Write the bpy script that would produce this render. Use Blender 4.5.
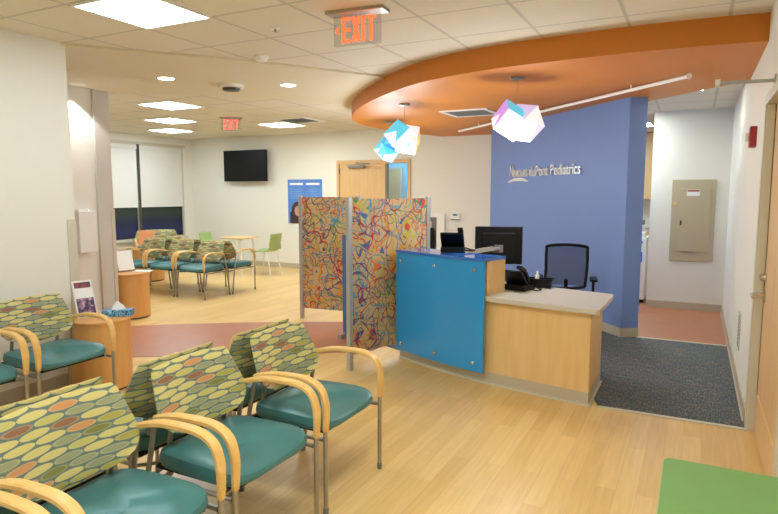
import bpy, bmesh, math, random
from mathutils import Vector, Matrix
random.seed(7)
PI = math.pi
S = bpy.context.scene
COL = S.collection
for o in list(bpy.data.objects): bpy.data.objects.remove(o)

# ------------------------------------------------------------ camera
cam = bpy.data.cameras.new('camera'); co = bpy.data.objects.new('camera', cam); COL.objects.link(co)
S.camera = co
cam.sensor_fit = 'HORIZONTAL'; cam.sensor_width = 36; cam.lens = 36 * 600 / 778
cam.clip_start = 0.05; cam.clip_end = 100
co.location = (0, 0, 1.55)
co.rotation_euler = (PI / 2 - math.atan(65 / 600), 0, math.radians(27))

# ------------------------------------------------------------ world, exposure
w = bpy.data.worlds.new('world'); S.world = w; w.use_nodes = True
bg = w.node_tree.nodes['Background']; bg.inputs[0].default_value = (0.02, 0.035, 0.10, 1); bg.inputs[1].default_value = 0.5
S.view_settings.view_transform = 'Standard'; S.view_settings.look = 'None'
S.view_settings.exposure = 0.85; S.view_settings.gamma = 1; S.view_settings.use_curve_mapping = False
TROFFER = 16.5      # emission of the ceiling light diffusers
CZ = 2.70          # ceiling height
SZ = 2.52          # orange soffit underside

# ------------------------------------------------------------ materials
def srgb(r, g, b):
    def f(c):
        c /= 255
        return c / 12.92 if c <= 0.04045 else ((c + 0.055) / 1.055) ** 2.4
    return (f(r), f(g), f(b), 1)

class NT:
    def __init__(s, name):
        s.m = bpy.data.materials.new(name); s.m.use_nodes = True
        s.t = s.m.node_tree; s.b = s.t.nodes['Principled BSDF']
    def n(s, typ, **k):
        nd = s.t.nodes.new(typ)
        for a, v in k.items(): setattr(nd, a, v)
        return nd
    def l(s, a, b): s.t.links.new(a, b)
    def math(s, op, a, b=None, c=None):
        nd = s.n('ShaderNodeMath', operation=op)
        for i, v in enumerate((a, b, c)):
            if v is None: continue
            if isinstance(v, (int, float)): nd.inputs[i].default_value = v
            else: s.l(v, nd.inputs[i])
        return nd.outputs[0]
    def mix(s, f, a, b):
        nd = s.n('ShaderNodeMix', data_type='RGBA')
        for i, v in ((0, f), (6, a), (7, b)):
            if isinstance(v, (int, float, tuple)): nd.inputs[i].default_value = v
            else: s.l(v, nd.inputs[i])
        return nd.outputs[2]
    def obj(s): return s.n('ShaderNodeTexCoord').outputs['Object']
    def xyz(s, v=None):
        nd = s.n('ShaderNodeSeparateXYZ'); s.l(v or s.obj(), nd.inputs[0]); return nd.outputs
    def noise(s, vec, scale, detail=2, rough=0.5):
        nd = s.n('ShaderNodeTexNoise'); s.l(vec, nd.inputs['Vector'])
        nd.inputs['Scale'].default_value = scale; nd.inputs['Detail'].default_value = detail
        nd.inputs['Roughness'].default_value = rough
        return nd.outputs['Fac']
    def mapping(s, vec, scale=(1, 1, 1), rot=(0, 0, 0), loc=(0, 0, 0)):
        nd = s.n('ShaderNodeMapping'); s.l(vec, nd.inputs['Vector'])
        nd.inputs['Scale'].default_value = scale; nd.inputs['Rotation'].default_value = rot; nd.inputs['Location'].default_value = loc
        return nd.outputs[0]
    def ramp(s, f, stops, interp='LINEAR'):
        nd = s.n('ShaderNodeValToRGB'); s.l(f, nd.inputs[0]); cr = nd.color_ramp; cr.interpolation = interp
        while len(cr.elements) > 1: cr.elements.remove(cr.elements[-1])
        cr.elements[0].position = stops[0][0]; cr.elements[0].color = stops[0][1]
        for p, c in stops[1:]:
            e = cr.elements.new(p); e.color = c
        return nd.outputs[0]
    def bump(s, h, strength=0.2, dist=0.01):
        nd = s.n('ShaderNodeBump'); nd.inputs['Strength'].default_value = strength; nd.inputs['Distance'].default_value = dist
        s.l(h, nd.inputs['Height']); s.l(nd.outputs[0], s.b.inputs['Normal'])
    def set(s, col=None, rough=None, metal=None, spec=None):
        if col is not None:
            if isinstance(col, tuple): s.b.inputs['Base Color'].default_value = col
            else: s.l(col, s.b.inputs['Base Color'])
        if rough is not None: s.b.inputs['Roughness'].default_value = rough
        if metal is not None: s.b.inputs['Metallic'].default_value = metal
        if spec is not None: s.b.inputs['Specular IOR Level'].default_value = spec
        return s.m

def paint(name, rgb, rough=0.6, var=0.04, metal=0, scale=3, spec=None):
    t = NT(name); c = srgb(*rgb)
    f = t.noise(t.obj(), scale, 3)
    d = tuple(x * (1 - 2 * var) for x in c[:3]) + (1,); e = tuple(min(1, x * (1 + var)) for x in c[:3]) + (1,)
    return t.set(t.mix(f, d, e), rough, metal, spec)

def emis(name, rgb, k):
    t = NT(name); t.b.inputs['Emission Color'].default_value = srgb(*rgb); t.b.inputs['Emission Strength'].default_value = k
    return t.set(srgb(*rgb), 0.5)

def wood(name, a, b, scale=(1.2, 1.2, 14), rough=0.4):
    t = NT(name); v = t.mapping(t.obj(), scale)
    n1 = t.noise(v, 3.0, 4, 0.6)
    # grain stretches along local z: swap by dividing x/y scale
    return t.set(t.ramp(n1, [(0.3, srgb(*a)), (0.7, srgb(*b))]), rough)

M = {}
M['wall'] = paint('wall_paint', (233, 229, 217), 0.65, 0.012)
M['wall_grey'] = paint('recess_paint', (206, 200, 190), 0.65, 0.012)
M['blue_wall'] = paint('blue_wall_paint', (112, 137, 192), 0.55, 0.015)
M['orange'] = paint('orange_paint', (206, 124, 32), 0.5, 0.015)
M['gypsum'] = paint('gypsum_ceiling_paint', (223, 214, 189), 0.7, 0.01)
M['base'] = paint('vinyl_base', (193, 180, 157), 0.45, 0.03)
M['trim'] = paint('painted_trim', (206, 198, 178), 0.4, 0.02)
M['white'] = paint('white_plastic', (238, 236, 230), 0.4, 0.01)
M['black'] = paint('black_plastic', (10, 10, 12), 0.4, 0.05, spec=0.25)
M['grey_pl'] = paint('grey_plastic', (118, 118, 118), 0.45, 0.03)
M['metal'] = paint('champagne_metal', (168, 160, 148), 0.35, 0.03, 0.75)
M['steel'] = paint('brushed_steel', (186, 188, 188), 0.38, 0.03, 0.6)
M['sign_silver'] = paint('silver_lettering', (222, 222, 220), 0.35, 0.02, 0.25)
M['chrome'] = paint('chrome', (205, 203, 198), 0.18, 0.02, 1.0)
M['worktop'] = paint('laminate_top', (204, 196, 180), 0.35, 0.03, scale=60)
M['green'] = paint('green_laminate', (108, 146, 78), 0.45, 0.02)
M['green_chair'] = paint('pale_green_plastic', (164, 190, 122), 0.45, 0.02)
M['red'] = paint('red_plastic', (160, 34, 32), 0.35, 0.02)
M['panel_tan'] = paint('tan_enamel', (188, 172, 142), 0.4, 0.02)
M['blind'] = paint('roller_blind_fabric', (226, 222, 214), 0.8, 0.01)
M['frame_dark'] = paint('dark_window_frame', (64, 62, 60), 0.5, 0.02)
M['seat'] = paint('teal_vinyl', (66, 118, 118), 0.36, 0.05, scale=10)
M['arm'] = wood('maple_arm', (222, 172, 96), (234, 190, 120), (6, 6, 6), 0.35)
M['maple'] = wood('maple_veneer', (226, 186, 124), (236, 200, 142), (5, 5, 0.6), 0.45)
M['table_wood'] = wood('drum_table_veneer', (212, 152, 84), (224, 168, 98), (5, 5, 0.6), 0.45)
M['door_wood'] = wood('door_veneer', (212, 172, 118), (226, 188, 136), (8, 8, 0.5), 0.45)
M['paper'] = paint('white_paper', (240, 238, 234), 0.7, 0.01)
M['orange_paper'] = paint('orange_paper', (240, 160, 110), 0.7, 0.02)
M['blue_room'] = paint('light_blue_paint', (150, 196, 226), 0.6, 0.01)
M['lens'] = paint('speaker_grille', (52, 46, 40), 0.4, 0.03)
M['smoky'] = paint('dark_gap', (60, 55, 50), 0.8, 0.02)
M['diffuser'] = emis('troffer_diffuser', (226, 244, 255), TROFFER)
M['diffuser_dim'] = emis('troffer_diffuser_dim', (226, 244, 255), TROFFER * 0.68)
M['diffuser_bright'] = emis('troffer_diffuser_bright', (236, 245, 238), TROFFER * 1.5)
M['down'] = emis('downlight_lens', (255, 248, 236), 12)

def m_ceiling():
    t = NT('acoustic_tile'); x, y, z = t.xyz()
    def line(c, o, wd):
        f = t.math('FRACT', t.math('DIVIDE', t.math('ADD', c, o), 0.61))
        return t.math('LESS_THAN', f, wd / 0.61)
    lx = line(x, 0.47 + 6.1 + 0.012, 0.024); ly = line(y, 6.1 - 2.52 + 0.012, 0.024)
    ln = t.math('MAXIMUM', lx, ly)
    sp = t.noise(t.obj(), 90, 3, 0.7)
    tile = t.mix(sp, srgb(214, 205, 186), srgb(236, 229, 213))
    col = t.mix(ln, tile, srgb(198, 191, 174))
    t.bump(t.math('SUBTRACT', 1.0, ln), 0.6, 0.01)
    return t.set(col, 0.85)
M['ceiling'] = m_ceiling()

def m_floor():
    t = NT('maple_plank_vinyl'); o = t.obj()
    rv = t.mapping(o, (1, 1, 1), (0, 0, PI / 2))
    br = t.n('ShaderNodeTexBrick'); t.l(rv, br.inputs['Vector'])
    br.offset = 0.37
    for k, v in (('Scale', 1.0), ('Mortar Size', 0.0012), ('Brick Width', 0.95), ('Row Height', 0.10), ('Bias', 0.0), ('Mortar Smooth', 0.3)): br.inputs[k].default_value = v
    br.inputs['Color1'].default_value = srgb(224, 184, 116); br.inputs['Color2'].default_value = srgb(236, 200, 134)
    br.inputs['Mortar'].default_value = srgb(212, 172, 106)
    g = t.noise(t.mapping(o, (24, 1.3, 1)), 2.0, 5, 0.6)
    grain = t.ramp(g, [(0.3, (0.86, 0.83, 0.78, 1)), (0.65, (1, 1, 1, 1))])
    mm = t.n('ShaderNodeMix', data_type='RGBA', blend_type='MULTIPLY'); mm.inputs[0].default_value = 0.8
    t.l(br.outputs[0], mm.inputs[6]); t.l(grain, mm.inputs[7])
    return t.set(mm.outputs[2], 0.32, spec=0.4)
M['floor'] = m_floor()

def m_redfloor(name, a, b):
    t = NT(name); o = t.obj()
    g = t.noise(t.mapping(o, (30, 2, 1)), 2.0, 4, 0.6); h = t.noise(o, 5, 2)
    c = t.mix(t.math('MULTIPLY', t.math('ADD', g, h), 0.5), srgb(*a), srgb(*b))
    return t.set(c, 0.35, spec=0.4)
M['redfloor'] = m_redfloor('red_plank_vinyl', (172, 108, 82), (192, 134, 104))
M['hallfloor'] = m_redfloor('terracotta_vinyl', (160, 98, 66), (186, 126, 90))

def m_carpet():
    t = NT('blue_brown_carpet'); o = t.obj()
    n1 = t.noise(t.mapping(o, (60, 14, 1)), 1.5, 3, 0.7)
    n2 = t.noise(t.mapping(o, (8, 20, 1), loc=(5, 2, 0)), 1.0, 3, 0.6)
    n3 = t.noise(o, 160, 2)
    a = t.ramp(n1, [(0.3, srgb(40, 46, 50)), (0.5, srgb(84, 96, 104)), (0.66, srgb(146, 146, 132))])
    b = t.ramp(n2, [(0.5, srgb(66, 76, 84)), (0.68, srgb(140, 104, 80))])
    t.bump(n3, 0.5, 0.005)
    return t.set(t.mix(0.36, a, b), 0.95)
M['carpet'] = m_carpet()

def m_fabric(name, seedv=0.0):
    t = NT(name); x, y, z = t.xyz()
    v = t.math('DIVIDE', z, 0.0285); row = t.math('FLOOR', v); fv = t.math('FRACT', v)
    u = t.math('ADD', t.math('DIVIDE', y, 0.118), t.math('MULTIPLY', row, 0.46)); cu = t.math('FLOOR', u); fu = t.math('FRACT', u)
    du = t.math('DIVIDE', t.math('SUBTRACT', fu, 0.5), 0.49); dv = t.math('DIVIDE', t.math('SUBTRACT', fv, 0.5), 0.46)
    r2 = t.math('ADD', t.math('MULTIPLY', du, du), t.math('MULTIPLY', dv, dv))
    ins = t.math('LESS_THAN', r2, 1.0)
    ring = t.math('MULTIPLY', t.math('GREATER_THAN', r2, 0.62), ins)
    cb = t.n('ShaderNodeCombineXYZ'); t.l(cu, cb.inputs[0]); t.l(row, cb.inputs[1]); cb.inputs[2].default_value = seedv
    wn = t.n('ShaderNodeTexWhiteNoise', noise_dimensions='3D'); t.l(cb.outputs[0], wn.inputs['Vector'])
    c = t.ramp(wn.outputs['Value'], [(0, srgb(204, 188, 118)), (0.26, srgb(166, 156, 78)), (0.44, srgb(146, 148, 112)),
        (0.6, srgb(196, 138, 88)), (0.74, srgb(188, 178, 104)), (0.88, srgb(142, 98, 70)), (0.95, srgb(122, 122, 62))], 'CONSTANT')
    c2 = t.mix(t.math('MULTIPLY', ring, 0.3), c, srgb(190, 186, 150))
    gr = t.noise(t.obj(), 300, 2)
    gnd = t.mix(gr, srgb(88, 104, 100), srgb(114, 126, 112))
    t.bump(gr, 0.15, 0.002)
    return t.set(t.mix(ins, gnd, c2), 0.85)
M['fabric'] = m_fabric('oval_pattern_fabric')

def m_squiggle(name):
    t = NT(name); o = t.obj()
    n = t.noise(o, 2.2, 3)
    base = t.ramp(n, [(0.3, srgb(214, 176, 116)), (0.5, srgb(222, 198, 146)), (0.7, srgb(220, 206, 166))])
    col = base
    cols = [(226, 64, 48), (52, 108, 178), (236, 176, 60), (84, 160, 110), (206, 52, 62), (74, 78, 142), (240, 128, 56), (92, 170, 200), (214, 202, 90), (150, 60, 110)]
    oi = t.n('ShaderNodeObjectInfo'); off_ = t.n('ShaderNodeVectorMath', operation='ADD'); t.l(o, off_.inputs[0])
    ov = t.n('ShaderNodeCombineXYZ'); t.l(t.math('MULTIPLY', oi.outputs['Random'], 9.0), ov.inputs[0]); t.l(ov.outputs[0], off_.inputs[1])
    for k, (sc, r, wd, dist) in enumerate(((5.5, .34, .045, .10), (4.6, .42, .04, .12), (6.4, .28, .05, .08), (5.0, .38, .042, .12), (4.0, .45, .034, .14))):
        v = t.mapping(off_.outputs[0], (1, 1, 1), (0, 0.4 * k, 0), (3.3 * k, 0.0, 1.7 * k))
        nz = t.n('ShaderNodeTexNoise'); t.l(v, nz.inputs['Vector']); nz.inputs['Scale'].default_value = sc * 0.9; nz.inputs['Detail'].default_value = 0
        sub = t.n('ShaderNodeVectorMath', operation='SUBTRACT'); t.l(nz.outputs['Color'], sub.inputs[0]); sub.inputs[1].default_value = (.5, .5, .5)
        scl = t.n('ShaderNodeVectorMath', operation='SCALE'); t.l(sub.outputs[0], scl.inputs[0]); scl.inputs['Scale'].default_value = dist * 4
        ad = t.n('ShaderNodeVectorMath', operation='ADD'); t.l(v, ad.inputs[0]); t.l(scl.outputs[0], ad.inputs[1])
        x_, y_, z_ = t.xyz(ad.outputs[0]); cb = t.n('ShaderNodeCombineXYZ'); t.l(x_, cb.inputs[0]); t.l(z_, cb.inputs[1])
        vo = t.n('ShaderNodeTexVoronoi', voronoi_dimensions='2D'); t.l(cb.outputs[0], vo.inputs['Vector']); vo.inputs['Scale'].default_value = sc
        ring = t.math('LESS_THAN', t.math('ABSOLUTE', t.math('SUBTRACT', vo.outputs['Distance'], r)), wd * 0.9)
        sp = t.n('ShaderNodeSeparateColor'); t.l(vo.outputs['Color'], sp.inputs[0])
        cc = t.ramp(sp.outputs[0], [(i / 10, srgb(*cols[(i * 3 + k) % 10])) for i in range(10)], 'CONSTANT')
        col = t.mix(t.math('MULTIPLY', ring, 0.88), col, cc)
    t.set(col, 0.4)
    tr = t.n('ShaderNodeBsdfTranslucent'); t.l(col, tr.inputs[0])
    mx = t.n('ShaderNodeMixShader'); mx.inputs[0].default_value = 0.35
    out = t.t.nodes['Material Output']
    t.l(t.b.outputs[0], mx.inputs[1]); t.l(tr.outputs[0], mx.inputs[2]); t.l(mx.outputs[0], out.inputs[0])
    return t.m
M['squiggle'] = m_squiggle('squiggle_print_resin')

def m_glass_panel(name, rgb, rough=0.12):
    t = NT(name); t.set(srgb(*rgb), rough, 0, 0.5); t.b.inputs['Coat Weight'].default_value = 0.4
    t.b.inputs['Coat Roughness'].default_value = 0.08
    return t.m
M['blue_glass'] = m_glass_panel('back_painted_blue_glass', (34, 152, 222), 0.3)
M['blue_top'] = m_glass_panel('blue_glass_top', (52, 116, 206), 0.12)
M['blue_edge'] = m_glass_panel('blue_glass_edge', (70, 120, 176), 0.3)

def m_clear(name, tint=(225, 235, 240), amount=0.06):
    t = NT(name)
    tr = t.n('ShaderNodeBsdfTransparent'); tr.inputs[0].default_value = srgb(*tint)
    gl = t.n('ShaderNodeBsdfGlossy'); gl.inputs['Roughness'].default_value = 0.03
    mx = t.n('ShaderNodeMixShader'); mx.inputs[0].default_value = amount; t.l(tr.outputs[0], mx.inputs[1]); t.l(gl.outputs[0], mx.inputs[2])
    t.l(mx.outputs[0], t.t.nodes['Material Output'].inputs[0]); return t.m
M['glass'] = m_clear('clear_glass'); M['acrylic'] = m_clear('clear_acrylic', (240, 240, 242), 0.10)

def m_night():
    t = NT('night_window_glass'); x, y, z = t.xyz()
    c = t.ramp(t.math('DIVIDE', z, 2.0), [(0.3, srgb(14, 18, 42)), (0.36, srgb(22, 34, 92)), (0.47, srgb(16, 26, 60)), (0.55, srgb(34, 50, 44)), (0.7, srgb(20, 26, 26))])
    return t.set(c, 0.08)
M['night'] = m_night()

def m_mesh():
    t = NT('black_mesh_fabric')
    tr = t.n('ShaderNodeBsdfTransparent'); mx = t.n('ShaderNodeMixShader'); mx.inputs[0].default_value = 0.62
    t.set(srgb(30, 32, 42), 0.8)
    t.l(tr.outputs[0], mx.inputs[1]); t.l(t.b.outputs[0], mx.inputs[2]); t.l(mx.outputs[0], t.t.nodes['Material Output'].inputs[0]); return t.m
M['mesh'] = m_mesh()

def m_poster():
    t = NT('blue_poster_print'); x, y, z = t.xyz()
    c = t.mix(t.noise(t.obj(), 4, 2), srgb(64, 108, 196), srgb(112, 158, 226))
    return t.set(c, 0.4)
M['poster'] = m_poster()
def m_print(name, stops, sc):
    t = NT(name); return t.set(t.ramp(t.noise(t.obj(), sc, 2), stops, 'CONSTANT'), 0.5)
M['flyer_photo'] = m_print('flyer_photo_print', [(0, srgb(70, 60, 92)), (0.45, srgb(150, 110, 130)), (0.55, srgb(200, 180, 200)), (0.62, srgb(120, 50, 60))], 22)
M['flyer_text'] = m_print('flyer_heading_print', [(0, srgb(70, 60, 80)), (0.5, srgb(170, 60, 60)), (0.6, srgb(90, 80, 90))], 40)
M['tissue_print'] = m_print('blue_floral_card', [(0, srgb(40, 96, 140)), (0.42, srgb(110, 170, 205)), (0.52, srgb(30, 60, 100)), (0.6, srgb(150, 200, 220))], 34)
M['skin'] = paint('poster_photo_skin', (196, 150, 130), 0.5); M['hair'] = paint('poster_photo_hair', (66, 46, 44), 0.5)
M['exit_red'] = emis('exit_letter_red', (255, 84, 44), 1.25)
M['exit_red_far'] = emis('exit_face_red', (255, 92, 84), 1.0)

def m_lamp(name, tint, k):
    t = NT(name)
    t.b.inputs['Emission Color'].default_value = srgb(*tint); t.b.inputs['Emission Strength'].default_value = k
    return t.set(srgb(*tint), 0.3)
LAMPM = [m_lamp('lamp_white', (246, 246, 255), 0.34), m_lamp('lamp_lilac', (186, 140, 236), 0.36), m_lamp('lamp_cyan', (90, 206, 240), 0.36),
         m_lamp('lamp_peach', (255, 200, 130), 0.36), m_lamp('lamp_azure', (50, 160, 236), 0.4), m_lamp('lamp_pale', (214, 204, 252), 0.34)]

# ------------------------------------------------------------ mesh helpers
def V(*a): return Vector(a)
class MB:
    def __init__(s): s.bm = bmesh.new()
    def box(s, a, b, rot=0, piv=None, bevel=0.0):
        j = [random.uniform(0, 0.0003) for _ in range(6)]
        (x0, y0, z0), (x1, y1, z1) = (a[0] - j[0], a[1] - j[1], a[2] - j[2]), (b[0] + j[3], b[1] + j[4], b[2] + j[5])
        vs = [s.bm.verts.new((x, y, z)) for x in (x0, x1) for y in (y0, y1) for z in (z0, z1)]
        fs = [s.bm.faces.new([vs[i] for i in f]) for f in ((0, 1, 3, 2), (4, 6, 7, 5), (0, 4, 5, 1), (2, 3, 7, 6), (0, 2, 6, 4), (1, 5, 7, 3))]
        if bevel > 0:
            ed = list({e for f in fs for e in f.edges})
            r = bmesh.ops.bevel(s.bm, geom=ed, offset=bevel, segments=2, affect='EDGES', profile=0.5)
            vs = list({v for f in r['faces'] for v in f.verts} | {v for v in vs if v.is_valid})
        if rot:
            bmesh.ops.rotate(s.bm, verts=vs, cent=piv or ((x0 + x1) / 2, (y0 + y1) / 2, 0), matrix=Matrix.Rotation(rot, 3, 'Z'))
        return s
    def tf(s, m): bmesh.ops.transform(s.bm, matrix=m, verts=s.bm.verts); return s
    def prism(s, pts, z0, z1):
        n = len(pts)
        A = [s.bm.verts.new((p[0], p[1], z0)) for p in pts]; B = [s.bm.verts.new((p[0], p[1], z1)) for p in pts]
        s.bm.faces.new(A[::-1]); s.bm.faces.new(B)
        for i in range(n): s.bm.faces.new((A[i], A[(i + 1) % n], B[(i + 1) % n], B[i]))
        return s
    def strip(s, line, t, z0, z1):
        """wall of thickness t to the left side of polyline"""
        P = [Vector(p) for p in line]; Q = []
        for i, p in enumerate(P):
            d = (P[min(i + 1, len(P) - 1)] - P[max(i - 1, 0)]).normalized(); Q.append(p + Vector((-d.y, d.x)) * t)
        for i in range(len(P) - 1): pass
        return s.prism([tuple(p) for p in P] + [tuple(q) for q in Q[::-1]], z0, z1)
    def sweep(s, pts, prof, up=(0, 0, 1), cap=True):
        P = [Vector(p) for p in pts]; n = len(P); rings = []
        ref = Vector(up)
        for i in range(n):
            d = (P[min(i + 1, n - 1)] - P[max(i - 1, 0)]).normalized()
            sd = d.cross(ref)
            if sd.length < 1e-3: sd = d.cross(Vector((1, 0, 0)))
            sd.normalize(); u = sd.cross(d).normalized()
            k = prof[i] if isinstance(prof[0], list) else prof
            rings.append([s.bm.verts.new(P[i] + sd * a + u * b) for a, b in k])
        m = len(rings[0])
        for i in range(n - 1):
            for j in range(m): s.bm.faces.new((rings[i][j], rings[i][(j + 1) % m], rings[i + 1][(j + 1) % m], rings[i + 1][j]))
        if cap: s.bm.faces.new(rings[0][::-1]); s.bm.faces.new(rings[-1])
        return s
    def tube(s, pts, r, seg=10, up=(0.13, 0.91, 0.2)):
        return s.sweep(pts, [(r * math.cos(2 * PI * i / seg), r * math.sin(2 * PI * i / seg)) for i in range(seg)], up)
    def lathe(s, prof, c=(0, 0), seg=32):
        rings = []
        for r, z in prof:
            if r < 1e-5: rings.append([s.bm.verts.new((c[0], c[1], z))])
            else: rings.append([s.bm.verts.new((c[0] + r * math.cos(2 * PI * i / seg), c[1] + r * math.sin(2 * PI * i / seg), z)) for i in range(seg)])
        for a, b in zip(rings, rings[1:]):
            for i in range(seg):
                j = (i + 1) % seg
                if len(a) == 1 and len(b) == 1: break
                if len(a) == 1: s.bm.faces.new((a[0], b[j], b[i]))
                elif len(b) == 1: s.bm.faces.new((a[i], a[j], b[0]))
                else: s.bm.faces.new((a[i], a[j], b[j], b[i]))
        return s
    def rings(s, R):
        vs = [[s.bm.verts.new(p) for p in r] for r in R]; m = len(vs[0])
        s.bm.faces.new(vs[0][::-1]); s.bm.faces.new(vs[-1])
        for a, b in zip(vs, vs[1:]):
            for j in range(m): s.bm.faces.new((a[j], a[(j + 1) % m], b[(j + 1) % m], b[j]))
        return s
    def build(s, name, mat, parent=None, smooth=False, loc=None):
        bmesh.ops.recalc_face_normals(s.bm, faces=s.bm.faces)
        me = bpy.data.meshes.new(name); s.bm.to_mesh(me); s.bm.free()
        mats = mat if isinstance(mat, list) else [mat]
        for m in mats: me.materials.append(m)
        o = bpy.data.objects.new(name, me); COL.objects.link(o)
        if smooth:
            for p in me.polygons: p.use_smooth = True
            me.set_sharp_from_angle(angle=math.radians(38))
        if parent: o.parent = parent
        if loc: o.location = loc
        return o

def tag(o, label, cat, group=None, kind=None):
    o['label'] = label; o['category'] = cat
    if group: o['group'] = group
    if kind: o['kind'] = kind
    return o
def thing(name, label, cat, loc=(0, 0, 0), rz=0, group=None):
    o = bpy.data.objects.new(name, None); COL.objects.link(o); o.empty_display_size = 0.1
    o.location = loc; o.rotation_euler = (0, 0, rz); return tag(o, label, cat, group)
def struct(o): o['kind'] = 'structure'; return o
def copy_tree(o, parent=None):
    c = o.copy(); COL.objects.link(c)
    if parent: c.parent = parent
    for ch in [x for x in bpy.data.objects if x.parent == o]: copy_tree(ch, c)
    return c
def place(proto, loc, rz, label, group, used={}):
    o = copy_tree(proto) if proto.name in used else proto
    used[proto.name] = 1
    o.location = loc; o.rotation_euler = (0, 0, rz); o['label'] = label; o['group'] = group
    return o
def smoothpath(pts, n=6):
    P = [Vector(p) for p in pts]; out = []
    for i in range(len(P) - 1):
        a, b, c, d = P[max(i - 1, 0)], P[i], P[i + 1], P[min(i + 2, len(P) - 1)]
        for k in range(n):
            t = k / n
            out.append(0.5 * ((2 * b) + (-a + c) * t + (2 * a - 5 * b + 4 * c - d) * t * t + (-a + 3 * b - 3 * c + d) * t ** 3))
    out.append(P[-1]); return out

# ============================================================ THE SETTING
XR = 0.37; XL = -4.45; YF = 10.0; XW = -10.0
# floors
struct(MB().box((-10.6, -3.2, -0.1), (1.6, 12.2, 0)).build('floor', M['floor']))
struct(MB().prism([(-0.56, 4.44), (XR, 4.44), (XR, 6.82), (-0.5, 6.85), (-0.66, 6.76), (-3.0, 9.3), (-3.0, 5.4), (-2.0, 4.95), (-0.62, 4.62)], 0.0, 0.006).build('floor_carpet', M['carpet']))
struct(MB().prism([(XR, 6.82), (XR, 12.1), (-2.8, 12.1), (-2.8, 9.4), (-0.5, 6.85)], 0.0, 0.005).build('floor_hall', M['hallfloor']))
band_in = smoothpath([(-7.4, 2.3), (-6.0, 3.05), (-4.62, 3.85), (-3.62, 4.44), (-3.0, 4.86), (-2.75, 5.06)], 5)
band_out = smoothpath([(-7.4, 3.6), (-5.76, 4.76), (-4.87, 5.39), (-4.16, 5.81), (-3.68, 6.06), (-2.9, 6.4)], 5)
struct(MB().prism([(p.x, p.y) for p in band_in] + [(p.x, p.y) for p in band_out[::-1]], 0.0, 0.004).build('floor_red_band', M['redfloor']))
struct(MB().box((-0.56, 4.415, 0), (XR, 4.45, 0.009)).build('trim_1', M['trim']))
struct(MB().box((-0.5, 6.80, 0), (XR, 6.84, 0.009)).build('trim_2', M['trim']))
# ceilings
struct(MB().box((-10.6, -3.2, CZ), (1.6, 12.2, CZ + 0.1)).build('ceiling', M['ceiling']))
g_front = [(-4.45, 3.12), (-4.15, 3.5), (-3.78, 3.93), (-3.35, 4.55), (-2.85, 5.38)]
struct(MB().prism(g_front + [(-2.85, 6.6), (-3.9, 7.2), (-4.25, 6.68), (-4.7, 5.95), (-5.25, 5.45), (-6.02, 4.86), (-6.02, 4.6), (-5.12, 3.63)], CZ - 0.02, CZ).build('ceiling_gypsum', M['gypsum']))
arc = smoothpath([(0.37, 4.68), (-0.04, 4.64), (-0.41, 4.63), (-0.95, 4.66), (-1.42, 4.72), (-1.85, 4.84), (-2.30, 5.05), (-2.87, 5.5), (-3.40, 6.02), (-3.86, 6.6), (-4.22, 7.2), (-4.4, 7.9), (-4.38, 8.7), (-4.22, 9.4), (-4.05, 10.0)], 4)
struct(MB().prism([(p.x, p.y) for p in arc] + [(-3.0, 10.0), (-2.9, 9.3), (-0.56, 7.2), (0.37, 6.22)], SZ, CZ).build('ceiling_soffit', M['orange']))
struct(MB().prism([(XR, 6.18), (XR, 12.1), (-2.9, 12.1), (-2.9, 9.3), (-0.57, 7.16)], 2.60, 2.64).build('ceiling_hall', M['ceiling']))
# walls
struct(MB().box((XL - 0.2, -3.2, 0), (XL, 3.16, CZ)).build('wall_left', M['wall']))
struct(MB().box((-6.22, 2.0, 0), (-6.12, 4.63, CZ)).build('wall_recess', M['wall']))
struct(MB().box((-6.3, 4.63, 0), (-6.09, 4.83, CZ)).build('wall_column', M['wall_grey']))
struct(MB().box((-10.1, 4.73, 0), (-6.3, 4.83, CZ)).build('wall_waiting_side', M['wall']))
struct(MB().box((-6.12, 2.0, 0), (-4.65, 2.1, CZ)).build('wall_recess_side', M['wall']))
# far wall with the doorway
far = MB().box((XW - .1, YF, 0), (-6.20, YF + 0.12, CZ)).box((-6.20, YF, 2.12), (-4.66, YF + 0.12, CZ)).box((-4.66, YF, 0), (-2.8, YF + 0.12, CZ))
struct(far.build('wall_far', M['wall']))
# window wall
wy0, wy1, wz0, wz1 = 5.9, 9.74, 0.58, 2.50
struct(MB().box((XW - 0.15, 4.65, 0), (XW, wy0, CZ)).box((XW - 0.15, wy0, 0), (XW, wy1, wz0)).box((XW - 0.15, wy0, wz1), (XW, wy1, CZ)).box((XW - 0.15, wy1, 0), (XW, YF + .1, CZ)).build('wall_window', M['wall']))
# right wall with door opening
dY0, dY1, dZ = 3.0, 4.46, 2.09
struct(MB().box((XR, dY1 + 0.05, 0), (XR + 0.12, 12.2, CZ)).box((XR, -3.2, 0), (XR + 0.12, dY0 - 0.05, CZ)).box((XR, dY0 - 0.05, dZ + 0.04), (XR + 0.12, dY1 + 0.05, CZ)).build('wall_right', M['wall']))
struct(MB().box((XL, -3.3, 0), (XR, -3.2, CZ)).build('wall_back', M['wall']))
struct(MB().box((-0.54, 8.75, 0), (XR, 8.87, 2.6)).build('wall_hall_end', M['wall']))
struct(MB().box((-2.9, 12.0, 0), (XR, 12.1, 2.6)).build('wall_hall_far', M['wall']))
struct(MB().box((-2.9, 10.12, 0), (-2.8, 12.0, 2.6)).build('wall_hall_left', M['wall']))
# blue wall
bw = [(-0.65, 6.74), (-0.49, 6.84), (-0.56, 7.0), (-2.72, 9.32), (-2.9, 9.98), (-3.1, 9.98), (-2.86, 9.10)]
struct(MB().prism(bw, 0, SZ).build('wall_blue', M['blue_wall']))
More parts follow.
